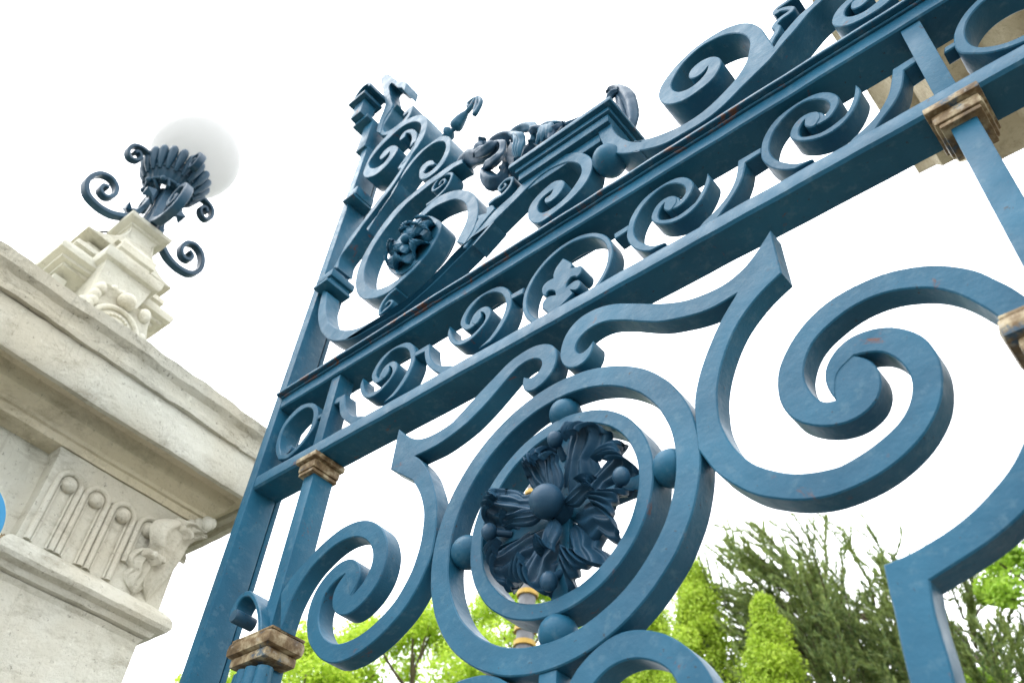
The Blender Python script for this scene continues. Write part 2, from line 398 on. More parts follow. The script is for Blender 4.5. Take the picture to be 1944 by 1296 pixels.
gout('scroll', 'I 932,38 / 890,235 / 1000,290 / 1035,350 1057,450 P 1018,80 1005,220 975,350 930,470 870,600 790,720 690,830 600,910 500,975 400,1010 330,998 280,955 250,890 243,820 260,720 290,640 340,570 390,515 440,497 / 480,660 / 530,590 555,520 560,450 540,400 490,375 420,395 350,450 280,530 215,630 175,740 155,850 160,950 190,1040 250,1110 320,1155 400,1150 500,1105 620,1020 740,910 850,790 940,660 1000,540 1080,350 1100,220 1115,60 I 1120,390 1100,300 1060,210 1015,168 / 1050,155 1110,125 1176,80 F 130,1296 230,1190 300,1110 370,1030 410,970 460,930 520,900 575,900 593,920 585,960 560,1000 510,1045 480,1040 465,1022 / 447,1060 460,1110 500,1125 540,1100 590,1060 640,1000 670,940 680,870 660,830 620,808 560,815 470,860 370,930 290,1020 200,1110 100,1220 30,1296 / I 1176,20 1100,65 1040,88 980,75 932,38', 1.0006, .043)
gout('scroll', 'P -30,640 60,500 140,420 220,330 320,235 430,150 530,105 610,100 680,125 730,180 755,260 755,360 730,470 680,570 600,680 510,770 430,808 370,795 340,740 340,660 370,580 440,497 / 540,470 535,560 / 500,645 / 560,590 600,520 640,430 655,350 635,285 590,235 520,218 420,250 320,320 220,420 140,520 70,640 20,750 -30,900', 1.0018, .043)
# medallion rings, knobs, cross bars
MC = (-.8425, .898)
gpart('ring', [circle(*MC, .302, 128), circle(*MC, .2555, 128)], 1.0024, .047)
gpart('ring', [circle(*MC, .2075, 110), circle(*MC, .1775, 110)], 1.010, .058)
for a in range(4):
    th = a * math.pi / 2; c = Vector((MC[0] + .2315 * math.cos(th), 1.03, MC[1] + 1.6 + .2315 * math.sin(th)))
    bm = bmesh.new(); sphere(bm, c, .0335, 1, 1.0, 1, 32, 20); frombm('knob', bm, PAINT, gate, 60)
gbox('cross_bar', MC[0] - .018, MC[0] + .018, 1.028, 1.050, MC[1] - .180, MC[1] + .180, .002)
gbox('cross_bar', MC[0] - .180, MC[0] + .180, 1.0295, 1.0485, MC[1] - .016, MC[1] + .016, .002)
gbox('post', MC[0] - .018, MC[0] + .018, 1.006, 1.045, -1.27, .5965, .003)
# lower lobes and right hand bracket bar
gout('scroll', 'a 640,760 700,620 730,508 800,400 880,300 980,210 1080,150 1180,120 1290,120 1400,140 1500,180 1600,260 1690,350 1760,450 1810,600 1800,760 / 1560,760 1570,620 1530,508 1480,420 1420,370 1350,335 1270,320 1180,325 1090,350 1010,400 950,450 890,540 850,640 820,760', 1.0035, .043)
gout('scroll', 'a -200,760 -190,600 -120,520 0,478 60,455 140,440 220,450 300,485 360,540 400,620 410,760 / 290,760 270,650 210,590 130,570 40,600 -40,660 -80,760', 1.0040, .043)
gout('scroll', 'L 348,708 / 450,665 600,580 700,520 800,435 900,330 990,210 1045,100 X 1965,760 1985,700 / 2050,720 / 2030,830 1990,905 L 1045,455 960,530 860,600 760,670 640,745 575,785 / 600,950 640,1080 680,1200 700,1296 X 1830,1370 1845,1450 / 1755,1450 / L 480,1296 450,1180 420,1050 385,880 348,708', 1.001, .043)
# frieze between the rails
U1 = 'U 185,762 155,830 150,900 180,980 240,1005 310,985 390,930 470,850 540,760 590,680 612,620 600,565 570,547 520,560 460,610 410,680 400,740 / 440,770 480,720 515,660 512,612 / 540,630 548,680 520,750 460,820 390,890 320,925 240,945 / 215,920 190,850 185,762'
U2 = 'U 440,1050 540,960 620,850 690,740 740,640 765,560 765,470 740,410 690,388 620,390 540,430 470,500 410,580 365,660 350,740 380,755 / 410,690 460,640 512,612 / 515,660 480,720 430,775 390,805 345,825 300,790 290,740 330,640 400,530 500,430 600,365 710,320 770,325 820,370 830,450 825,540 790,640 730,760 650,880 560,985 / 440,1060'
U3 = 'U 822,446 / 1005,335 / 1005,430 1020,510 1070,580 1160,608 1260,600 / 1380,640 / 1200,740 / 1090,690 1040,660 970,590 945,510 940,435 / 822,496'
for dx, mir in ((0, False), (.332, False), (0, True), (-.332, True)):
    gout('frieze_scroll', U1, 1.012, .046, dx=dx, mirror=mir)
    gout('frieze_scroll', U2, 1.0135, .046, dx=dx, mirror=mir)
for mir in (False, True):
    gout('frieze_bracket', U3, 1.0125, .045, mirror=mir)
    gout('frieze_bracket', 'T 700,652 / 835,578 / 835,660 845,730 880,785 930,808 1010,803 / 1100,830 / 940,960 / 870,872 820,842 785,790 775,720 777,665 / 700,697', 1.0125, .045, mirror=mir)
    gout('frieze_loop', 'T 150,1255 122,1170 130,1080 160,980 210,880 290,780 380,700 460,670 530,685 557,740 550,830 520,920 460,1010 400,1090 330,1165 250,1235 150,1255 | T 180,1195 165,1120 175,1020 220,920 300,820 380,750 450,718 500,740 510,800 495,880 450,980 400,1050 340,1120 280,1170 230,1200 180,1195', 1.012, .06, mirror=mir)
    gout('frieze_link', 'T 535,812 / 600,775 / 600,812 / 540,845 / 535,812', 1.0135, .03, mirror=mir)
    gout('frieze_link', 'V 832,385 / 1000,290 / 985,368 / 845,440 / 832,385', 1.0145, .04, mirror=mir)
    bm = bmesh.new(); x = -1.846 if not mir else 2 * XC + 1.846
    tube(bm, [(x, 1.02, 1.495 + 1.6), (x, 1.075, 1.495 + 1.6)], .014, 16); frombm('rivet', bm, PAINT, gate, 40)
gpart('frieze_ring', [circle(-.842, 1.530, .1315, 90), circle(-.842, 1.530, .1175, 90)], 1.0128, .047)
gout('fleur_de_lis', 'e 445,712 / 350,840 318,920 322,955 / 250,995 190,1060 178,1120 195,1165 / 232,1175 / 250,1120 300,1102 345,1120 350,1160 / 300,1165 230,1200 185,1270 185,1330 / 300,1400 420,1296 560,1152 / 578,1145 / 530,1100 / 600,1110 650,1060 665,1010 640,980 600,980 540,1020 485,1065 / 490,1020 540,950 590,935 / 612,948 660,900 680,850 675,810 / 650,800 600,815 / 545,825 560,790 / 540,760 500,735 445,712', 1.0145, .048)

# crest above the upper rail
CD = .075
gout('crest_scroll', 'R 940,180 860,215 760,285 640,370 560,440 430,550 330,660 230,800 150,930 90,1060 62,1180 S 745,440 775,520 830,560 900,568 1000,550 1100,510 1190,455 R 430,1190 560,1070 680,920 750,790 772,720 745,680 / 720,690 735,760 700,860 620,970 520,1080 430,1150 330,1215 250,1245 180,1240 140,1190 135,1110 160,1010 210,900 290,780 390,650 500,530 600,450 680,385 780,320 870,250 940,215', 1.0, .06)
gout('crest_scroll', 'R 955,880 1030,760 1065,650 1072,560 1050,490 1000,445 930,431 850,443 760,480 690,530 620,600 540,690 460,780 400,850 360,920 330,1000 316,1050 / 345,1065 / 360,1000 400,920 470,830 540,740 620,650 700,580 780,540 860,512 920,515 970,555 980,610 970,690 930,780 890,860', 1.0016, .06)
gout('crest_scroll', 'S 345,450 310,580 285,700 280,800 300,920 350,1010 430,1070 530,1080 650,1060 760,1020 900,940 1100,830 1296,720 R 600,1290 700,1200 850,1050 1000,900 1100,790 1200,690 B 150,1190 250,1070 350,970 450,870 540,780 620,720 700,682 760,670 810,690 822,735 790,800 730,880 650,950 600,980 560,980 550,940 570,900 620,860 645,843 / 635,880 600,885 588,910 600,930 650,905 700,850 722,805 705,780 650,790 590,840 530,900 495,960 490,1010 520,1045 560,1050 620,1010 700,950 790,870 850,800 885,720 890,660 850,622 790,610 700,630 600,690 520,750 450,810 400,870 290,970 200,1075 100,1175 R 940,880 850,970 760,1070 650,1180 530,1290 S 1250,640 1150,710 1020,790 900,860 800,910 700,940 590,945 490,920 420,860 385,760 380,650 390,560 400,480', 1.0008, .056)
gout('crest_scroll', 'c 800,1296 900,1150 1000,1010 1080,870 1110,750 1105,670 1060,638 980,640 880,680 780,740 690,810 600,900 500,1010 430,1100 385,1180 A 612,745 622,764 650,765 700,745 760,690 810,625 828,592 815,572 790,570 750,595 715,640 712,655 730,655 760,625 778,607 / 770,640 740,680 700,705 670,712 652,700 650,670 c 520,1040 640,920 760,810 850,750 930,720 990,720 1025,745 1030,800 1000,890 950,990 870,1110 740,1296', 1.0, .088)
gout('crest_scroll', 'R 112,705 240,525 370,360 470,205 530,95 555,30 c 890,1040 915,950 910,890 880,855 845,860 / 840,885 830,905 790,940 765,947 / 775,900 830,840 890,810 940,815 980,860 970,950 930,1040 870,1140 790,1250 R 530,130 470,240 370,400 240,570 120,730 0,900 S 560,40 525,180 / 470,180 / 540,60 R 0,850 112,705', .9992, .07)
gout('crest_scroll', 'R 150,755 270,600 380,440 467,272 560,150 640,78 720,22 A 1090,513 1140,518 1152,560 1140,620 1100,690 1045,745 1000,775 965,778 955,750 970,700 1010,665 1040,662 1055,685 / 1040,690 1010,700 985,735 / 1000,745 1040,720 1085,670 1115,610 1122,570 1105,545 1060,550 1000,590 940,650 870,740 790,860 R 362,465 260,615 165,770 / 150,755', 1.0004, .075)
gout('crest_scroll', 'c 740,508 670,570 600,655 555,740 522,830 530,875 580,885 660,870 740,815 820,740 880,665 920,590 935,515 / 900,540 850,570 815,620 808,645 / 830,640 870,600 / 880,610 830,680 760,745 690,800 630,835 580,840 560,810 575,760 620,690 665,610 690,560 / 740,508', 1.001, .07)
gout('crest_scroll', 'c 480,840 520,700 560,600 590,500 570,400 550,280 535,190 560,150 600,128 650,145 700,185 760,225 830,215 / 855,245 / 825,340 / 790,300 745,300 700,260 660,245 640,270 640,350 660,450 675,520 660,570 600,650 560,740 530,860 / 480,840', .997, .075)
gstroke('crest_curl', 'R 640,560 720,500 800,420 845,340 850,300 810,303 745,345 700,405 697,440 745,415 790,375 790,345 765,360 745,395', .014, .008, 1.0022, .055)
gstroke('crest_curl', 'S 1240,430 1150,510 1080,600 1035,700 1040,750 1100,700 1170,640 1195,595 1150,592 1105,645', .014, .008, 1.0024, .055)
gstroke('crest_curl', 'B 245,932 290,895 340,865 385,810 392,770 350,785 312,830 325,845 355,815 345,805', .016, .008, 1.0022, .05)
gout('crest_leaf', 'B 90,1200 150,1090 / 185,1025 / 182,1003 235,985 / 238,950 / 272,935 288,958 / 215,1045 / 160,1120 / 110,1195', 1.003, .045)
gout('crest_scroll', 'B 920,475 932,520 960,575 1020,615 1100,620 1200,600 C 0,935 100,915 200,885 300,830 450,740 560,650 650,560 750,460 850,362 h 240,690 350,560 480,420 600,270 720,130 870,0 X 1590,-40 / 1565,-40 / h 760,0 620,130 500,240 350,420 220,570 150,690 / C 830,230 790,170 720,140 650,145 540,190 430,260 320,350 230,450 170,540 162,600 190,640 240,640 320,615 420,550 500,480 545,400 545,360 510,343 460,355 400,390 350,440 345,480 380,485 430,455 468,405 / 460,440 420,490 350,545 290,565 245,550 240,510 270,450 330,370 420,290 540,225 630,205 690,212 722,250 720,300 700,380 640,480 530,600 430,690 330,755 200,815 100,850 0,870 B 1200,545 1120,545 1060,520 1015,470 1000,410 / 920,475', 1.0, .082)
gstroke('crest_leaf', 'h 0,780 60,700 110,590 180,480 200,400 150,380 190,330 250,270 350,200 400,160 415,128 340,122 230,150 180,190 162,160 210,110 300,50 390,-10 480,-70', .017, .014, 1.0022, .05)
gout('crest_scroll', 'h 1280,-60 1230,0 1120,90 1030,200 990,300 1010,370 1080,400 1180,395 1300,360 1450,290 1600,200 1750,110 1870,0 1950,-70 / 1780,-70 / 1700,0 1600,80 1500,160 1380,220 1270,245 1200,240 1180,200 1200,130 1280,50 1400,-60', 1.0014, .08)
gout('crest_scroll', 'h 1340,-60 1300,20 1265,115 1300,140 1370,130 1450,90 1540,0 1600,-60', 1.0026, .078)
# flower boss at the heart of the left crest scroll
def boss():
    cx, cz = gate2d(*[FR['R'][k] + v / FR['R'][2] for k, v in ((0, 545), (1, 925))], 1.0)
    L = outline('R 318,1050 330,1000 400,850 500,725 600,645 700,650 765,715 740,790 660,920 550,1030 430,1115 350,1105', 1.0, closed=True)
    bm = bmesh.new(); extrude(bm, [L], 1.0045, 1.07)
    base = frombm('flower_boss', bm, PAINT, gate, 40)
    fx, fz = gate2d(660 + 525 / 4.32, 260 + 880 / 4.32, .995)
    for ring, (n, ln, wd, y, off) in enumerate(((7, .108, .070, .999, 0), (5, .066, .050, .984, .5))):
        for k in range(n):
            th = 2 * math.pi * (k + off) / n; d = Vector((math.cos(th), 0, math.sin(th)))
            bm = bmesh.new(); acanthus(bm, frame(Vector((fx, y, fz + 1.6)) + d * .006, d, (0, -1, 0)), ln, wd, .020, .95, 1, 20, 16, .005, .0016, 0); frombm('petal', bm, PAINT, base, 60)
    bm = bmesh.new(); sphere(bm, Vector((fx, .968, fz + 1.6)), .016, 1, 1, 1, 16, 12); frombm('flower_eye', bm, PAINT, base, 60)
boss()
# clamps on the left stile
def pxbox(name, s0, s1, y0, y1, **k):
    (x0, z0), (x1, z1) = s0, s1
    return gbox(name, min(x0, x1), max(x0, x1), y0, y1, min(z0, z1), max(z0, z1), **k)
gbox('clamp', -1.938, -1.858, .982, 1.085, 2.232, 2.262, .003); gbox('clamp', -1.934, -1.862, .974, 1.08, 2.198, 2.211, .002); gbox('clamp', -1.930, -1.868, .99, 1.075, 2.2115, 2.2315, .001)
gbox('clamp', -1.948, -1.885, .985, 1.075, 2.735, 2.785, .008); gbox('clamp', -1.952, -1.889, .979, 1.08, 2.722, 2.7345, .002)
# plates capping the left stile
gbox('cap_plate', -2.060, -1.952, .905, 1.014, 3.462, 3.482, .003); gbox('cap_plate', -2.052, -1.960, .912, 1.006, 3.4825, 3.498, .002)
gbox('cap_stem', -2.038, -1.972, .928, .995, 3.350, 3.4615, .003); gbox('cap_plate', -2.046, -1.950, .955, 1.03, 3.325, 3.3495, .003)
gbox('cap_stem', -2.0, -1.940, .985, 1.07, 3.12, 3.3245, .004)
bm = bmesh.new(); arch = [(-1.985 + .048 * math.cos(t), 3.503 + .062 * math.sin(t)) for t in [math.pi * k / 20 for k in range(21)]]
extrude(bm, [strip(arch, .014)], .91, 1.03); frombm('cap_arch', bm, PAINT, gate, 40)
# small turned finial rod
def rod():
    P = parse('A 1110,520 1125,508 1145,493 1165,478 1180,460 1200,430 1235,385 1270,345 1320,280 B 165,378 195,330 204,298 190,280 160,288 125,318 128,335', 1.04)[0]
    P3 = smooth3([(a, 1.04, b + 1.6) for a, b in P], 8); n = len(P3)
    bm = bmesh.new()
    def R(t):
        t *= 16
        if t < .8: return .012
        if t < 3: return .010 + .018 * math.sin(math.pi * (t - .8) / 2.2)
        if t < 3.6: return .009
        if t < 7: return .009 + .017 * math.sin(math.pi * min(1, (t - 3.6) / 3.4) ** .7)
        return .0105 - .003 * (t - 7) / 9
    tube(bm, P3, [R(i / (n - 1)) for i in range(n)], 16); frombm('finial_rod', bm, PAINT, gate, 60)
rod()
# round pin between the crest scrolls
bm = bmesh.new(); sphere(bm, Vector((-.72, 1.02, 1.90 + 1.6)), .042, 1, 1.1, 1, 28, 18); frombm('knob', bm, PAINT, gate, 60)
# plinth of the crest centre
px0 = -1.03; px1 = -.677
gbox('plinth', px0, px1, .965, 1.13, 2.085, 2.103, .003); gbox('plinth', px0 + .014, px1 - .014, .979, 1.11, 2.066, 2.0845, .003); gbox('plinth', px0 + .022, px1 - .022, .987, 1.10, 2.032, 2.0655, .005)
gbox('plinth', px0 + .04, px1 - .06, 1.004, 1.09, 1.99, 2.0315, .004)

# rosette in the medallion
ros = empty('rosette', (MC[0], 1.02, MC[1] + 1.6), None, None); ros.parent = gate; ros.location = Vector((MC[0], 1.02, MC[1] + 1.6)) - gate.location
def rpart(name, bm, sm=60):
    bmesh.ops.recalc_face_normals(bm, faces=bm.faces); me = bpy.data.meshes.new(name); bm.to_mesh(me); bm.free()
    for p in me.polygons: p.use_smooth = True
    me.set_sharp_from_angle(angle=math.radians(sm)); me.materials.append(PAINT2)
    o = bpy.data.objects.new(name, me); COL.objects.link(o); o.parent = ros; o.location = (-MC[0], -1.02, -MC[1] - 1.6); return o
for k in range(8):                                                        # outer ring of leaves
    th = math.pi / 8 + k * math.pi / 4; d = Vector((math.cos(th), 0, math.sin(th)))
    ln = .174 + .008 * math.sin(k * 2.3)
    bm = bmesh.new(); acanthus(bm, frame(Vector((MC[0], 1.040, MC[1] + 1.6)) + d * .018, d + Vector((0, -.02, 0)) , (.05 * math.sin(k * 1.7), -1, .05 * math.cos(k * 2.9))), ln, .108, .018 + .016 * (k % 2), 1.0, 4, 44, 44, .004, .0058, .02)
    rpart('leaf', bm)
for k in range(4):
    th2 = k * math.pi / 2; d = Vector((math.cos(th2), 0, math.sin(th2)))
    bm = bmesh.new(); acanthus(bm, frame(Vector((MC[0], 1.005, MC[1] + 1.6)) + d * .02, d, (0, -1, 0)), .098, .040, .020, .9, 3, 26, 22, .004, .004, .02); rpart('leaf', bm)
    bm = bmesh.new(); sphere(bm, Vector((MC[0], 1.0, MC[1] + 1.6)) + d * .150, .0155, 1, 1, 1.15, 18, 12)
    tube(bm, [Vector((MC[0], 1.03, MC[1] + 1.6)) + d * .12, Vector((MC[0], 1.0, MC[1] + 1.6)) + d * .150], .007, 8); rpart('bud', bm)
bm = bmesh.new(); sphere(bm, Vector((MC[0], .984, MC[1] + 1.6)), .032, 1, .95, 1, 32, 20); tube(bm, [(MC[0], 1.03, MC[1] + 1.6), (MC[0], .98, MC[1] + 1.6)], .026, 16); rpart('boss', bm)

# cast foliage lying against the crest plinth
def kpt(a, b, y): q = gate2d(FR['k'][0] + a / 5.4, FR['k'][1] + b / 5.4, y); return Vector((q[0], y, q[1] + 1.6))
fol = empty('crest_foliage', (0, 0, 0), None, None); fol.parent = gate; fol.location = kpt(600, 620, 1.0) - gate.location
_fw = kpt(600, 620, 1.0)
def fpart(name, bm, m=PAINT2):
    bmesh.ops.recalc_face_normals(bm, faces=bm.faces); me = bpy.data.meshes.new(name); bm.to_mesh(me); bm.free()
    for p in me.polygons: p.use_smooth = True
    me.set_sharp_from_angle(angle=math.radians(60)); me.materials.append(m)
    o = bpy.data.objects.new(name, me); COL.objects.link(o); o.parent = fol; o.location = -_fw; return o
def limb(pts, rads, y, m=PAINT2, name='leaf', flat=1.0):
    P = smooth3([kpt(a, b, y + dy) for a, b, dy in pts], 6); n = len(P)
    rr = [rads[min(len(rads) - 2, int(i / (n - 1) * (len(rads) - 1)))] * (1 - (i / (n - 1) * (len(rads) - 1)) % 1) + rads[min(len(rads) - 1, int(i / (n - 1) * (len(rads) - 1)) + 1)] * ((i / (n - 1) * (len(rads) - 1)) % 1) for i in range(n)]
    bm = bmesh.new(); tube(bm, P, rr, 20)
    for i in range(n):                                                     # flutes and a ragged edge
        for k in range(20):
            v = bm.verts[:][i * 20 + k] if k == 0 and i == 0 else VV[i * 20 + k] if i + k else None
            if i == 0 and k == 0: VV = bm.verts[:]; v = VV[0]
            f = 1 + .13 * math.cos(k * 2 * math.pi / 20 * 4) + .10 * noise.noise(v.co * 40)
            v.co = P[i] + (v.co - P[i]) * f
    fpart(name, bm, m)
limb([(-60, 850, .04), (40, 800, .03), (110, 740, .02), (170, 740, .01), (260, 700, 0), (350, 650, 0), (405, 605, .02)], [.012, .030, .032, .030, .030, .022, .006], 1.0)
limb([(130, 730, 0), (150, 650, 0), (190, 582, .01)], [.012, .016, .002], .99); limb([(150, 720, 0), (230, 680, -.01), (300, 620, -.01), (235, 625, 0)], [.012, .018, .014, .004], .985)
limb([(240, 630, .03), (330, 570, .02), (430, 530, .02), (520, 545, .03)], [.006, .016, .018, .006], 1.0)
limb([(330, 600, .01), (400, 610, 0), (400, 690, 0), (340, 770, -.01), (260, 830, .0), (205, 880, 0)], [.008, .012, .012, .014, .016, .006], .99)
limb([(200, 885, 0), (240, 950, .0), (320, 1010, .01), (390, 960, .02), (430, 860, .03)], [.010, .022, .026, .020, .008], 1.01)
for q in range(3): limb([(470 + 8 * q, 505 + 8 * q, .0), (530 + 22 * q, 520 + 5 * q, -.005 * q), (548 + 26 * q, 590, -.006), (525 + 26 * q, 680, -.008), (545 + 14 * q, 775 - 8 * q, 0)], [.005, .012, .0125, .010, .003], .985, PAINT)
limb([(470, 500, .02), (560, 465, .01), (650, 440, .01), (710, 440, .0), (730, 520, 0), (700, 600, 0)], [.004, .014, .018, .014, .014, .008], .995, PAINT)
limb([(690, 500, 0), (725, 460, -.01), (780, 480, 0), (770, 520, 0)], [.006, .013, .012, .005], .985)
for q in range(3): limb([(760 + 50 * q, 450 - 12 * q, .01), (800 + 45 * q, 470 - 16 * q, 0), (790 + 45 * q, 540 - 22 * q, -.004), (745 + 55 * q, 625 - 28 * q, 0)], [.005, .013, .012, .003], .988, PAINT)
limb([(780, 440, .02), (880, 415, .01), (960, 405, .01), (1040, 395, .02)], [.006, .013, .010, .002], 1.0, PAINT)
limb([(890, 580, 0), (905, 490, 0), (960, 440, .0), (1020, 410, .01)], [.008, .014, .010, .002], .99)
limb([(560, 820, .05), (700, 700, .05), (850, 590, .05), (1000, 480, .05), (1120, 400, .05), (1240, 335, .06)], [.020, .028, .026, .020, .012, .005], 1.03)
limb([(430, 620, .05), (470, 720, .05), (480, 840, .05), (560, 960, .05)], [.018, .024, .028, .028], 1.02)
# curled leaf behind the plinth's right end
limb([(1640, 600, .12), (1735, 400, .12), (1735, 280, .12), (1700, 160, .12), (1640, 80, .12), (1570, 40, .12), (1500, 50, .12), (1482, 80, .12)], [.010, .014, .018, .020, .018, .013, .009, .004], 1.0)
limb([(1690, 420, .13), (1640, 280, .13), (1610, 160, .13), (1560, 90, .13)], [.014, .018, .016, .008], 1.0)
limb([(1480, 200, .11), (1495, 140, .11), (1540, 90, .11), (1600, 60, .11)], [.008, .012, .012, .006], 1.0)

# bronzed collars
def collar(x, levels, yf, m=BRONZE, label=None):
    bm = bmesh.new()
    for hw, dy, z0, z1, bv in levels: box(bm, x - hw, x + hw, yf + dy, yf + .104 - dy * .6, z0 + 1.6, z1 + 1.6, bv)
    o = frombm('collar', bm, m, gate, 40)
    if label: o['label'] = label
for x in (-1.684, .0):
    collar(x, [(.041 if x < -1 else .046, 0, 1.366, 1.3815, .003), (.034 if x < -1 else .041, .009, 1.338, 1.3655, .009), (.030 if x < -1 else .034, .013, 1.328, 1.3375, .003)], .985)
    collar(x, [(.081, 0, .838, .873, .015), (.074, .007, .8735, .880, .002), (.066, .012, .815, .8375, .006)], .975 if x < -1 else .97)
# curled strap with pin on the left spindle, flared reeded foot under the collar
gstroke('curl_strap', 'Q 455,700 452,560 435,420 395,290 330,225 250,250 185,330 140,420 128,500', .014, .020, .985, .05, wm=.011)
gx, gz = gate2d(420 + 152 / 6.29, 1090 + 490 / 6.29, .98)
bm = bmesh.new(); tube(bm, [(gx, .978, gz + 1.6), (gx, .982, gz + 1.6), (gx, 1.035, gz + 1.6)], [.0145, .0165, .0165], 20); frombm('pin', bm, LAMPP, gate, 40)
for x in (-1.684, .0):
    for k, (dx, tilt) in enumerate(((-.040, -.10), (-.013, -.03), (.016, .03), (.042, .09))):
        bm = bmesh.new()
        P = [(x + dx + tilt * (t ** 1.6) * .45, 1.0 - .010 * (k in (1, 2)) + .012, .800 - .62 * t + 1.6) for t in [i / 14 for i in range(15)]]
        tube(bm, P, [.019 + .006 * math.sin(i / 14 * math.pi) for i in range(15)], 10); frombm('reed', bm, PAINT, gate, 60)
    bm = bmesh.new(); box(bm, x - .045, x + .045, 1.02, 1.06, -1.27 + 1.6, .80 + 1.6, .004); frombm('post', bm, PAINT, gate, 40)

# ================================================================== STONE PIER (left)
TH = math.radians(2.25); E1 = Vector((-math.sin(TH), math.cos(TH), 0)); EN = Vector((math.cos(TH), math.sin(TH), 0))
def pf(u, v, z): return E1 * u + EN * v + Vector((0, 0, z + 1.6))            # pier frame: u along its face, v outward normal, z above the eye
def pier2d(v):
    def f(px, py, _):
        d = ray(px, py); s = v / d.dot(EN); return (d.dot(E1) * s, d.z * s)
    return f
pier = empty('stone_pier', pf(.73, -2.9, -1.6), 'weathered cream stone gate pier with heavy cornice and fluted leaf capital, left of the gate', 'gate pier')
def lathe_sq(prof, u0, u1, v0, v1, jit=.0, n=1, closed=True, fr=pf, seed=0):
    """rectangular mouldings: prof is a list of (offset, z) from bottom to top swept round the rectangle"""
    bm = bmesh.new(); rings = []
    for pi, (p, z) in enumerate(prof):
        cs = [(u0 - p, v0 - p), (u1 + p, v0 - p), (u1 + p, v1 + p), (u0 - p, v1 + p)]; ring = []
        for k in range(4):
            a, b = cs[k], cs[(k + 1) % 4]
            for i in range(n):
                t = i / n; u = a[0] + (b[0] - a[0]) * t; v = a[1] + (b[1] - a[1]) * t
                q = Vector((u * 5, v * 5, z * 9 + seed)); j = jit * (noise.noise(q) + .6 * noise.noise(q * 4)) ; jz = jit * (noise.noise(q + Vector((9, 3, 1))) + .7 * noise.noise(q * 5))
                ring.append(bm.verts.new(fr(u + j * .5, v + j, z + jz)))
        rings.append(ring)
    m = 4 * n
    for a, b in zip(rings, rings[1:]):
        for k in range(m): bm.faces.new([a[k], a[(k + 1) % m], b[(k + 1) % m], b[k]])
    if closed: bm.faces.new(rings[0][::-1]); bm.faces.new(rings[-1])
    return bm
UF, VF = 1.4097, -2.3
def pp(name, bm, m, parent=pier, sm=30): return frombm(name, bm, m, parent, sm)
# shaft with a recessed panel between two pilasters
pp('shaft', lathe_sq([(-.235, -1.6), (-.235, 1.56)], -.10, UF, VF - 1.2, VF, .002, 30), STONE)
for (a, b) in ((.765, UF - .195), (-.05, .34)):
    bm = lathe_sq([(0, -1.6), (0, 1.135), (.010, 1.150)], a, b, -2.56, -2.495, .002, 16, True); pp('pilaster', bm, STONE)
    bm = lathe_sq([(0, 1.1505), (.022, 1.157), (.030, 1.172), (.052, 1.180), (.060, 1.192), (.058, 1.215), (.046, 1.232), (.030, 1.246)], a, b, -2.56, -2.495, .003, 20); pp('necking', bm, STONE)
    bm = lathe_sq([(.018, 1.2465), (.016, 1.40), (.022, 1.530), (.030, 1.555)], a, b, -2.56, -2.495, .0015, 16); pp('capital_block', bm, STONE)
# cornice
pp('bed_moulding', lathe_sq([(-.190, 1.5565), (-.166, 1.562), (-.160, 1.585), (-.150, 1.588), (-.148, 1.600), (-.110, 1.625), (-.095, 1.665), (-.060, 1.672), (-.055, 1.69)], -.10, UF, VF - 1.2, VF, .002, 40), STONED)
pp('corona', lathe_sq([(-.060, 1.6905), (-.052, 1.662), (-.030, 1.660), (-.026, 1.636), (-.004, 1.634), (0, 1.642), (.003, 1.70), (0, 1.782)], -.10, UF, VF - 1.2, VF, .0035, 60), STONE)
pp('crown_moulding', lathe_sq([(-.02, 1.7825), (.014, 1.784), (.018, 1.800), (.006, 1.806), (.004, 1.830), (.010, 1.852), (.030, 1.868), (.036, 1.905), (.020, 1.912), (-.2, 1.925)], -.10, UF, VF - 1.2, VF, .006, 90, True, pf, 3), STONEM)
# flutes with arched rims and buds
VB = -2.477
def arch_path(u, w, z0, z1):
    P = [(u - w, z0), (u - w, z1 - w)] + [(u - w * math.cos(t), z1 - w + w * math.sin(t)) for t in [math.pi * i / 14 for i in range(1, 14)]] + [(u + w, z1 - w), (u + w, z0)]
    return P
cap = pier
for k, u in enumerate((.812, .906, 1.002, 1.099)):
    zb = 1.256 if k < 3 else 1.33
    bm = bmesh.new(); tube(bm, [pf(a, VB + .004, b) for a, b in arch_path(u, .037, zb, 1.50)], .0095, 10); fl = pp('flute', bm, STONE)
    bm = bmesh.new(); tube(bm, [pf(a, VB + .002, b) for a, b in arch_path(u, .023, zb, 1.486)], .004, 8); pp('flute_rim', bm, STONE, fl)
    bm = bmesh.new(); sphere(bm, pf(u, VB + .006, 1.460), .0235, .95, 1, 1, 20, 14); pp('bead', bm, STONE, fl, 60)
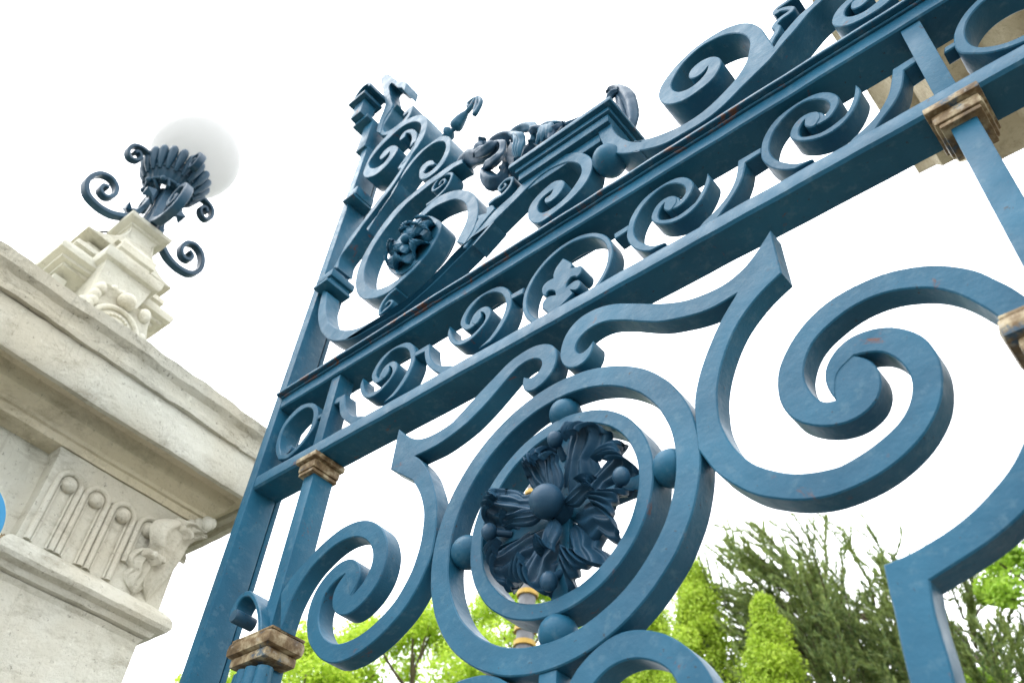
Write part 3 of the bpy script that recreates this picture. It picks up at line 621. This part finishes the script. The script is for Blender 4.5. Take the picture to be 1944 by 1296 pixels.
# corner acanthus
lf = None
for (u, v, z, dx, dn, ln, wd, rs, cu) in ((1.180, -2.480, 1.25, (.07, .07, 1), (.75, .75, 0), .325, .19, .034, .5), (1.13, -2.47, 1.252, (-.02, .03, 1), (.2, 1, 0), .16, .12, .026, 1.0), (1.195, -2.56, 1.25, (.06, .0, 1), (1, .1, 0), .29, .16, .03, .6), (1.175, -2.465, 1.38, (.05, .04, 1), (.4, 1, 0), .15, .085, .03, 1.0)):
    X = E1 * dx[0] + EN * dx[1] + Vector((0, 0, dx[2])); N = E1 * dn[0] + EN * dn[1]
    bm = bmesh.new(); acanthus(bm, frame(pf(u, v, z), X, N), ln, wd, rs, cu, 5, 36, 30, .03, .0075, .02); pp('corner_leaf', bm, STONE, pier, 60)
bm = bmesh.new()
for (u, v, z, r) in ((1.255, -2.425, 1.555, .022), (1.235, -2.44, 1.545, .020), (1.27, -2.42, 1.562, .016), (1.17, -2.455, 1.52, .017), (1.155, -2.455, 1.49, .015), (1.145, -2.458, 1.455, .014), (1.215, -2.45, 1.535, .018)):
    sphere(bm, pf(u, v, z), r, 1, 1, 1.3, 14, 10)
pp('leaf_tips', bm, STONE, pier, 60)
bm = bmesh.new(); rr = random.Random(5)
for i in range(60):
    u = .755 - abs(rr.gauss(0, .03)); z = 1.17 + rr.random() * .075 * (1 - (.755 - u) * 3)
    sphere(bm, pf(u, -2.515 + rr.random() * .03, z), .006 + .010 * rr.random(), 1, 1, rr.uniform(.6, 1.5), 8, 6)
for v in bm.verts: v.co += Vector((noise.noise(v.co * 90), noise.noise(v.co * 90 + Vector((5, 0, 0))), noise.noise(v.co * 90 + Vector((0, 7, 0))))) * .008
mo = pp('moss_clump', bm, simple('dry_moss', (.20, .15, .08), .95, 0, 60, .6), pier, 60); mo['kind'] = 'stuff'
# ------------------------------------------------ stone pedestal standing on the pier
UC = .735
ped = empty('stone_pedestal', pf(UC, -2.95, 1.92), 'stepped cream stone pedestal with carved shield and ball, standing on top of the left pier', 'pedestal')
hA = .256; dA = -2.82
A = [(-.17, 1.92), (-.166, 2.30), (-.16, 2.42), (-.12, 2.47), (-.075, 2.488), (-.05, 2.492), (-.048, 2.506), (-.026, 2.508), (-.024, 2.520), (0, 2.528), (.004, 2.548), (-.002, 2.566), (-.058, 2.570), (-.060, 2.622), (-.046, 2.630), (-.048, 2.652), (-.085, 2.656), (-.088, 2.70), (-.120, 2.735)]
pp('wide_block', lathe_sq(A, UC - hA, UC + hA, -3.08, dA, .0025, 12), STONEC, ped)
hB = .125
B = [(-.040, 1.92), (-.040, 2.36), (-.034, 2.43), (-.026, 2.49), (-.022, 2.535), (-.020, 2.5405), (-.002, 2.548), (.004, 2.560), (.004, 2.592), (-.004, 2.600), (-.052, 2.604), (-.054, 2.655), (-.044, 2.664), (-.044, 2.70), (-.052, 2.706), (-.06, 2.72)]
pp('front_block', lathe_sq(B, UC - hB, UC + hB, -3.17, -2.73, .002, 12), STONEC, ped)
Cc = [(-.01, 2.7365), (-.028, 2.76), (-.040, 2.80), (-.045, 2.85), (-.036, 2.872), (-.028, 2.876), (-.026, 2.886), (-.008, 2.892), (0, 2.900), (.002, 2.918), (-.006, 2.926), (-.05, 2.932)]
pp('neck_block', lathe_sq(Cc, UC - .1, UC + .1, -3.02, -2.82, .0018, 10), STONEC, ped)
# concave shoulders either side of the neck, cove niches under the arms
for sg in (-1, 1):
    bm = bmesh.new(); L = [(0, 0)] + [(.155 - .155 * math.sin(t), .17 - .17 * math.cos(t)) for t in [math.pi / 2 * i / 12 for i in range(13)]]
    L = [(.0, .0), (.150, .0), (.150, .012)] + [(.150 - .148 * math.sin(t), .012 + .150 * (1 - math.cos(t))) for t in [math.pi / 2 * i / 12 for i in range(1, 13)]]
    extrude(bm, [[(UC + sg * (.055 + a), 2.7205 + b) for a, b in L]], -3.02, -2.86, lambda a, b, c: pf(a, c, b), .003); pp('shoulder', bm, STONEC, ped, 40)
    bm = bmesh.new()
    for (a0, a1, z0, z1) in ((.150, .205, 2.42, 2.462),):
        box(bm, UC + sg * a0, UC + sg * a1, -2.99, -2.90, z0, z1, .004, lambda x, y, z: pf(x, y, z))
    pp('fillet', bm, STONEC, ped, 40)
conv = pier2d(-2.70)
bm = bmesh.new(); extrude(bm, [outline('i 540,880 600,800 630,745 700,712 760,703 800,742 850,795 890,825 / 1000,930 / 1080,962 1140,950 1170,990 1150,1060 1130,1120 1120,1220 1120,1320 / 1000,1420 / 600,1200 540,880', 0, .01, conv=conv)], -2.70, -2.775, lambda a, b, c: pf(a, c, b), .012)
shield = pp('carved_shield', bm, STONEC, ped, 50)
bm = bmesh.new(); sphere(bm, pf(.757, -2.685, 2.362), .036, 1, 1, 1, 28, 18); pp('ball', bm, STONEC, shield, 60)
bm = bmesh.new(); tube(bm, [pf(.762 + .092 * math.cos(t), -2.69, 2.222 + .092 * math.sin(t)) for t in [2 * math.pi * i / 48 for i in range(49)]], .012, 10, False); pp('disc_rim', bm, STONEC, shield, 60)
bm = bmesh.new(); sphere(bm, pf(.762, -2.70, 2.222), .088, 1, .22, 1, 32, 16, Matrix.Rotation(TH + math.pi / 2, 4, 'Z'))
for i in range(9):
    t = math.pi * (.15 + i * .09); sphere(bm, pf(.762 + .058 * math.cos(t), -2.684, 2.222 + .058 * math.sin(t)), .008, 1, 1, 1, 10, 8)
pp('disc', bm, STONEC, shield, 60)
for (a, b, r) in ((620, 850, .022), (585, 880, .020), (520, 850, .018), (560, 900, .02), (830, 740, .014), (870, 775, .012), (910, 785, .012), (1110, 1000, .026), (1075, 1215, .020), (700, 740, .024), (650, 790, .022)):
    q = conv(50 + a / 4.983, 400 + b / 4.983, 0); bm = bmesh.new(); sphere(bm, pf(q[0], -2.70, q[1]), r, 1, 1, 1.3, 14, 10); pp('carved_curl', bm, STONEC, shield, 60)

# ------------------------------------------------ lamp on the pedestal
VC = -2.92
lamp = empty('globe_lamp', pf(UC, VC, 2.93), 'white globe lamp in a scalloped blue iron crown on curling brackets above the pedestal', 'lamp')
def radial(k):
    th = k * math.pi / 2; D = E1 * math.cos(th) + EN * math.sin(th); T = Vector((-D.y, D.x, 0)); o = pf(UC, VC, 0)
    return lambda a, b, c: o + D * a + T * c + Vector((0, 0, b))
low = [(.060, 2.985), (.103, 2.945), (.156, 2.910), (.215, 2.902), (.265, 2.918), (.294, 2.960), (.293, 3.020), (.266, 3.068), (.225, 3.083), (.187, 3.055), (.180, 3.005), (.205, 2.972), (.236, 2.984), (.236, 3.015), (.214, 3.026)]
upp = [(.085, 2.925), (.068, 2.99), (.052, 3.06), (.042, 3.13), (.040, 3.20), (.055, 3.27), (.092, 3.331), (.139, 3.364), (.185, 3.371), (.222, 3.350), (.234, 3.300), (.212, 3.266), (.182, 3.278), (.172, 3.315), (.192, 3.332), (.208, 3.312)]
for k in range(4):
    f = radial(k)
    bm = bmesh.new(); extrude(bm, [strip(low, .026, .016)], -.020, .020, f, .003); frombm('bracket_scroll', bm, LAMPP, lamp, 40)
    bm = bmesh.new(); extrude(bm, [strip(upp, .026, .015)], -.018, .018, f, .003); frombm('bracket_scroll', bm, LAMPP, lamp, 40)
    g2 = lambda a, b, c: f(a, b, c)
    bm = bmesh.new()                                                                  # small pyramid stud between brackets
    th = k * math.pi / 2 + math.pi / 4; D = E1 * math.cos(th) + EN * math.sin(th); o = pf(UC, VC, 3.09) + D * .10
    tube(bm, [o - D * .05, o + D * .012], .008, 8)
    T = Vector((-D.y, D.x, 0)); Z = Vector((0, 0, 1)); s = .026; q = [bm.verts.new(o + D * .012 + T * a * s + Z * b * s) for a, b in ((-1, -1), (1, -1), (1, 1), (-1, 1))]; tip = bm.verts.new(o + D * .045); bk = bm.verts.new(o - D * .004)
    for i in range(4): bm.faces.new([q[i], q[(i + 1) % 4], tip]); bm.faces.new([q[(i + 1) % 4], q[i], bk])
    frombm('stud', bm, LAMPP, lamp, 30)
bm = bmesh.new(); tube(bm, [pf(UC, VC, 2.93), pf(UC, VC, 3.02), pf(UC, VC, 3.12), pf(UC, VC, 3.24)], [.045, .024, .018, .03], 16); frombm('stem', bm, LAMPP, lamp, 50)
# crown of petals
def crown():
    o = pf(UC, VC, 0); bm = bmesh.new(); NP = 17
    def R(z): t = (z - 3.20) / .16; return .050 + .082 * math.sin(min(1, max(0, t)) * math.pi / 2)
    NP = 20; n = 160; prof = [(3.225, 0), (3.26, 0), (3.29, 0), (3.325, 0), (3.345, 0)]; rings = []
    for z, _ in prof:
        rings.append([bm.verts.new(o + Vector((math.cos(2 * math.pi * i / n), math.sin(2 * math.pi * i / n), 0)) * (R(z) + .007 * math.cos(NP * 2 * math.pi * i / n) * (z - 3.2) / .18) + Vector((0, 0, z))) for i in range(n)])
    for z in (3.345, 3.29, 3.225):
        rings.append([bm.verts.new(o + Vector((math.cos(2 * math.pi * i / n), math.sin(2 * math.pi * i / n), 0)) * (R(z) - .010) + Vector((0, 0, z))) for i in range(n)])
    for a, b in zip(rings, rings[1:] + rings[:1]):
        for i in range(n): bm.faces.new([a[i], a[(i + 1) % n], b[(i + 1) % n], b[i]])
    for k in range(NP):
        a = 2 * math.pi * k / NP; dd = Vector((math.cos(a), math.sin(a), 0)); P = [o + dd * (R(z) + .004 + .02 * max(0, z - 3.35) / .05) + Vector((0, 0, z)) for z in (3.28, 3.32, 3.35, 3.375, 3.388, 3.397, 3.400)]
        tube(bm, P, [.008, .017, .0215, .0215, .018, .011, .003], 12)
    frombm('crown_petals', bm, LAMPP, lamp, 50)
    bm = bmesh.new()
    for z, r, q in ((3.235, .088, .008), (3.30, .115, .006)):
        tube(bm, [o + Vector((math.cos(t) * r, math.sin(t) * r, z)) for t in [2 * math.pi * i / 48 for i in range(49)]], q, 8, False)
    for k in range(8):
        t = 2 * math.pi * (k + .5) / 8; tube(bm, [o + Vector((math.cos(t) * .02, math.sin(t) * .02, 3.215)), o + Vector((math.cos(t) * .09, math.sin(t) * .06, 3.205)), o + Vector((math.cos(t) * .088, math.sin(t) * .088, 3.235))], .008, 8)
    frombm('crown_ring', bm, LAMPP, lamp, 50)
    bm = bmesh.new()
    pass
    bm.free()
    for k in range(8):
        bm = bmesh.new(); a = 2 * math.pi * (k + .2) / 8; sphere(bm, o + Vector((math.cos(a) * .096, math.sin(a) * .096, 3.225)), .014, 1, 1, 1, 12, 8); frombm('crown_bead', bm, LAMPP, lamp, 60)
crown()
bm = bmesh.new(); sphere(bm, pf(UC + .036, VC, 3.590), .213, 1, 1, 1, 64, 40); frombm('globe', bm, globe_mat(), lamp, 180)
bm = bmesh.new(); tube(bm, smooth3([pf(UC - .05, -2.99, 2.935), pf(UC - .118, -3.02, 2.90), pf(UC - .14, -3.02, 2.85), pf(UC - .17, -3.01, 2.79), pf(UC - .18, -2.99, 2.735)], 5), .005, 8)
frombm('cable', bm, simple('black_rubber', (.02, .02, .022)), lamp, 60)

# round blue sign at the left margin
bm = bmesh.new()
sc = pf(.52, -2.16, 0)
SG = ray(-77, 970); s_ = -2.13 / SG.dot(EN); sc = SG * s_ + EYE
def disc(bm, c, r, n, t0, t1, ax):
    T = Vector((0, 0, 1)); Bn = ax.cross(T).normalized()
    rings = [[bm.verts.new(c + ax * t + (Bn * math.cos(2 * math.pi * i / n) + T * math.sin(2 * math.pi * i / n)) * rr) for i in range(n)] for t, rr in ((t0, r), (t1 - .002, r), (t1, r - .002))]
    for a, b in zip(rings, rings[1:]):
        for i in range(n): bm.faces.new([a[i], a[(i + 1) % n], b[(i + 1) % n], b[i]])
    bm.faces.new(rings[0][::-1]); bm.faces.new(rings[-1])
sg = empty('round_sign', sc, 'round bright blue sign plate at the left edge, beside the stone pier', 'sign')
bm = bmesh.new(); disc(bm, sc, .103, 64, -.004, .004, EN); frombm('plate', bm, simple('blue_sign_enamel', (.035, .24, .46), .35, 0, 4, .06), sg, 40)
bm = bmesh.new(); tube(bm, [sc + (Vector((0, 0, 1)) * math.sin(t) + E1 * math.cos(t)) * .1045 for t in [2 * math.pi * i / 64 for i in range(65)]], .0018, 8, False); frombm('rim', bm, simple('white_sign_rim', (.5, .5, .38), .5), sg, 60)
bm = bmesh.new(); tube(bm, [sc - EN * .39, sc - EN * .004], .014, 12); frombm('bracket', bm, simple('sign_galvanised', (.4, .4, .4), .5, .6), sg, 40)

# ================================================================== far pier top right
rp = empty('far_stone_pier', (.9, 2.1, 0), 'warm ochre stone pier with stepped cornice behind the gate, at the top right', 'gate pier')
rfr = lambda u, v, z: Vector((v, u, z + 1.6))
def rq(name, prof, n=20, m=STONEW): return frombm(name, lathe_sq(prof, 1.55, 2.42, .34, 1.5, .003, n, True, rfr, 7), m, rp, 30)
rq('shaft', [(0, -1.6), (0, 3.12)])
rq('bed_moulding', [(.02, 3.1205), (.10, 3.16), (.16, 3.24), (.30, 3.262), (.352, 3.29), (.356, 3.36), (.34, 3.37), (.36, 3.38), (.43, 3.50), (.45, 3.60)])
rq('crown_moulding', [(.44, 3.6005), (.50, 3.62), (.53, 3.70), (.58, 3.76), (.615, 3.79), (.62, 4.05), (.60, 4.2), (.3, 4.25)])

# ================================================================== street pole behind
pd = ray(997, 1200); ph = Vector((pd.x, pd.y, 0)).normalized(); pb = ph * 7.2
pole = empty('street_pole', pb, 'slim grey street pole with yellow bands, seen through the medallion', 'pole')
GREY = simple('grey_pole_paint', (.115, .12, .13), .6, .0); YEL = simple('yellow_band_paint', (.36, .22, .02), .5)
ztop = 1.6 + 7.2 * (ray(1010, 925).z / math.hypot(ray(1010, 925).x, ray(1010, 925).y))
bm = bmesh.new(); tube(bm, [pb, pb + Vector((0, 0, 4)), pb + Vector((0, 0, ztop))], [.10, .082, .072], 24); frombm('shaft', bm, GREY, pole, 50)
for py in (928, 1118, 1186, 1214):
    d = ray(1005, py); z = 1.6 + 7.1 * d.z / math.hypot(d.x, d.y)
    bm = bmesh.new(); tube(bm, [pb + Vector((0, 0, z - .022)), pb + Vector((0, 0, z + .022))], .098, 28); frombm('band', bm, YEL, pole, 50)

# ================================================================== TREES
import numpy as np
def leafmesh(name, C, D, N, ln, wd, m, parent):
    """many small leaves: centre, direction, normal arrays -> diamond quads"""
    n = len(C); T = np.cross(D, N); T /= np.linalg.norm(T, axis=1, keepdims=True) + 1e-9
    V = np.empty((n, 4, 3)); V[:, 0] = C - D * ln[:, None] * .5; V[:, 1] = C + T * wd[:, None] * .5; V[:, 2] = C + D * ln[:, None] * .5; V[:, 3] = C - T * wd[:, None] * .5
    me = bpy.data.meshes.new(name); me.vertices.add(4 * n); me.vertices.foreach_set('co', V.reshape(-1))
    me.loops.add(4 * n); me.loops.foreach_set('vertex_index', np.arange(4 * n)); me.polygons.add(n)
    me.polygons.foreach_set('loop_start', np.arange(0, 4 * n, 4)); me.polygons.foreach_set('loop_total', np.full(n, 4)); me.update(calc_edges=True)
    return link(name, me, m, parent)
rng = np.random.default_rng(11)
def unit(a): return a / (np.linalg.norm(a, axis=1, keepdims=True) + 1e-9)
def at(px, py, dist):
    d = ray(px, py); h = math.hypot(d.x, d.y); return Vector((d.x / h * dist, d.y / h * dist, 1.6 + dist * d.z / h))
BARK = simple('bark', (.10, .075, .05), .9, 0, 8, .4)
def trunk(parent, base, top, r, m=BARK, limbs=()):
    bm = bmesh.new(); b = Vector(base); t = Vector(top)
    P = [b + (t - b) * k / 8 + Vector((random.uniform(-1, 1), random.uniform(-1, 1), 0)) * .03 * k / 8 for k in range(9)]
    tube(bm, P, [r * (1 - .85 * k / 8) for k in range(9)], 10)
    for l0, l1, rr in limbs: 
        l0 = Vector(l0); l1 = Vector(l1); tube(bm, smooth3([l0, l0.lerp(l1, .5) + Vector((0, 0, -.08)), l1], 4), [rr * (1 - .08 * k) for k in range(9)], 7)
    frombm('trunk', bm, m, parent, 50)
def clump_tree(name, label, base, ztop, rad, zc0, m, nclump, nleaf, ls, cone=0, group=None, seed=1):
    """crown of leafy clumps; cone>0 narrows the crown to a point"""
    r = np.random.default_rng(seed); root = empty(name, base, label, 'tree', group)
    H = ztop - zc0; bx, by, _ = base; cl = []; limbs = []
    for i in range(nclump):
        t = r.random() ** (.75 if cone else .9); z = zc0 + H * t
        R = rad * ((1 - t) ** (.75) if cone else math.sqrt(max(.02, 1 - (2 * t - .95) ** 2))) * (1 + .25 * noise.noise((i * .7, seed, t * 4)))
        a = r.random() * 2 * math.pi; q = R * (1 - .55 * r.random() ** 2)
        cl.append((bx + q * math.cos(a), by + q * math.sin(a), z, (.10 + .16 * r.random()) * (rad ** .5) * (1.0 if not cone else .7 + .5 * (1 - t))))
        if i % 5 == 0: limbs.append(((bx, by, max(zc0 * .7, z - .8)), cl[-1][:3], .03))
    C = []; D = []; N = []
    per = nleaf // nclump
    for cx, cy, cz, cr in cl:
        v = unit(r.normal(size=(per, 3))) * (r.random((per, 1)) ** .4) * cr * np.array([1.15, 1.15, 1.0 if not cone else 1.6])
        C.append(v + (cx, cy, cz)); D.append(unit(r.normal(size=(per, 3)) + (0, 0, .6 if cone else -.2))); N.append(unit(v + r.normal(size=(per, 3)) * .4 * cr + (0, 0, cr * .5)))
    C = np.concatenate(C); D = np.concatenate(D); N = np.concatenate(N); k = len(C)
    trunk(root, base, (bx, by, zc0 + H * .8), .16, limbs=limbs[:40])
    leafmesh('crown', C, D, N, ls * (.7 + .6 * r.random(k)), ls * .55 * (.7 + .6 * r.random(k)), m, root)
    return root
GREEN1 = leafmat('spring_leaf', [(.20, .36, .02), (.36, .54, .035), (.50, .64, .06), (.58, .68, .09)], 1.5)
GREEN2 = leafmat('conifer_leaf', [(.18, .32, .025), (.32, .48, .04), (.45, .60, .06), (.52, .62, .09)], 1.8)
GREEN3 = leafmat('cypress_leaf', [(.04, .09, .045), (.11, .18, .06), (.24, .32, .09), (.34, .38, .12)], 1.6)
GREEN4 = leafmat('right_leaf', [(.14, .30, .02), (.25, .44, .04), (.36, .54, .06), (.42, .56, .08)], 1.5)
def gtree(px, py, dist, rad, depth, name, label, m, nc, nl, ls, cone=0, seed=1, group=None):
    group = {'leafy_tree': 'leafy trees beyond the gate', 'conical_conifer': 'light green conifers beyond the gate'}[name]
    t = at(px, py, dist); return clump_tree(name, label, (t.x, t.y, 0), t.z, rad, t.z - depth, m, nc, nl, ls, cone, group, seed)
gtree(800, 1170, 12.5, 1.75, 4.2, 'leafy_tree', 'bright green leafy tree beyond the gate, right below the left scroll', GREEN1, 230, 60000, .062, 0, 3)
gtree(610, 1215, 12.0, 1.45, 3.6, 'leafy_tree', 'bright green leafy tree beyond the gate, directly behind the left spindle collar', GREEN1, 170, 44000, .062, 0, 4)
gtree(402, 1284, 13.0, .8, 2.6, 'leafy_tree', 'small bright green treetop between the stone pier and the gate stile', GREEN1, 90, 20000, .085, 0, 5)
gtree(1010, 1095, 14.0, 1.35, 4.2, 'leafy_tree', 'pale green leafy tree seen through the medallion behind the grey pole', GREEN1, 160, 44000, .065, 0, 6)
gtree(1318, 1085, 12.0, 1.15, 5.2, 'conical_conifer', 'tall light green conifer just right of the medallion', GREEN2, 260, 64000, .055, 1, 7)
gtree(1222, 1105, 13.0, 1.2, 4.8, 'conical_conifer', 'light green conifer half hidden behind the medallion ring', GREEN2, 240, 52000, .06, 1, 8)
gtree(1448, 1145, 11.0, .80, 4.2, 'conical_conifer', 'slender light green conifer standing in front of the dark cypress', GREEN2, 210, 56000, .05, 1, 9)
gtree(2010, 985, 12.0, 1.5, 4.6, 'leafy_tree', 'green leafy tree at the right margin, beyond the bent bracket bar', GREEN4, 150, 40000, .085, 0, 10)
def cypress(px, py, dist, rad, label, seed, nb, lean):
    r = np.random.default_rng(seed); top = at(px, py, dist); bx, by, zt = top; zt -= .5
    root = empty('dark_cypress', (bx, by, 0), label, 'tree', 'dark cypresses beyond the gate')
    C = []; D = []; N = []; bmb = bmesh.new(); right = np.array((CR.x, CR.y, 0)); right /= np.linalg.norm(right)
    for i in range(nb):
        t = r.random() ** .8; z0 = zt - 5.5 * (1 - t) ; a = r.random() * 2 * math.pi
        L = (1.1 + rad * (1 - t) * 1.2) * (.6 + .6 * r.random()); d = np.array((math.cos(a), math.sin(a), .15 + .45 * t)) - right * lean * .8
        p = np.array((bx + .1 * math.cos(a), by + .1 * math.sin(a), z0)); vel = d / np.linalg.norm(d); steps = int(L / .06); pts = [Vector(p)]
        up = np.array((0, 0, 1.)) + right * lean * -1
        for s in range(steps):
            vel = vel + up * .032 + r.normal(size=3) * .055; vel /= np.linalg.norm(vel); p = p + vel * .06
            pts.append(Vector(p))
            q = s / steps; k = 5 if q < .3 else 9
            side = unit(r.normal(size=(k, 3))); dirs = unit(vel[None] * 1.1 + side * .75); ln = (.09 + .11 * r.random(k)) * (1.15 - .75 * q)
            # feathered side twigs
            C.append(p[None] + dirs * ln[:, None] * .5 + r.normal(size=(k, 3)) * .015); D.append(dirs); N.append(side + r.normal(size=(k, 3)) * .3)
            if r.random() < .30 and q > .15:
                v2 = unit((vel + side[0] * .9)[None])[0]; pp_ = p.copy()
                for s2 in range(int(5 + 5 * r.random())):
                    v2 = v2 + up * .06; v2 /= np.linalg.norm(v2); pp_ = pp_ + v2 * .05
                    sd2 = unit(r.normal(size=(4, 3))); dr = unit(v2[None] * 1.2 + sd2 * .6); C.append(pp_[None] + dr * .04); D.append(dr); N.append(sd2)
        if len(pts) > 3: tube(bmb, pts[::2], [.02 * (1 - .85 * j / len(pts[::2])) for j in range(len(pts[::2]))], 5, False)
    C = np.concatenate(C); D = np.concatenate(D); N = unit(np.concatenate(N)); k = len(C)
    tube(bmb, [Vector((bx, by, 0)), Vector((bx, by, zt - 3)), Vector((bx, by, zt - .8))], [.22, .13, .03], 10)
    frombm('trunk', bmb, BARK, root, 50)
    leafmesh('crown', C, D, N, .12 * (.6 + .7 * r.random(k)), .026 * (.7 + .7 * r.random(k)), GREEN3, root)
cypress(1510, 1035, 12.5, 1.5, 'dark feathery cypress with upswept tips behind the slender conifer', 21, 140, .7)
cypress(1640, 1090, 13.5, 1.5, 'dark feathery cypress left of the bent bracket bar', 22, 118, .7)
cypress(1800, 1100, 12.5, 1.4, 'dark feathery cypress framed by the bent bracket bar', 23, 120, .6)
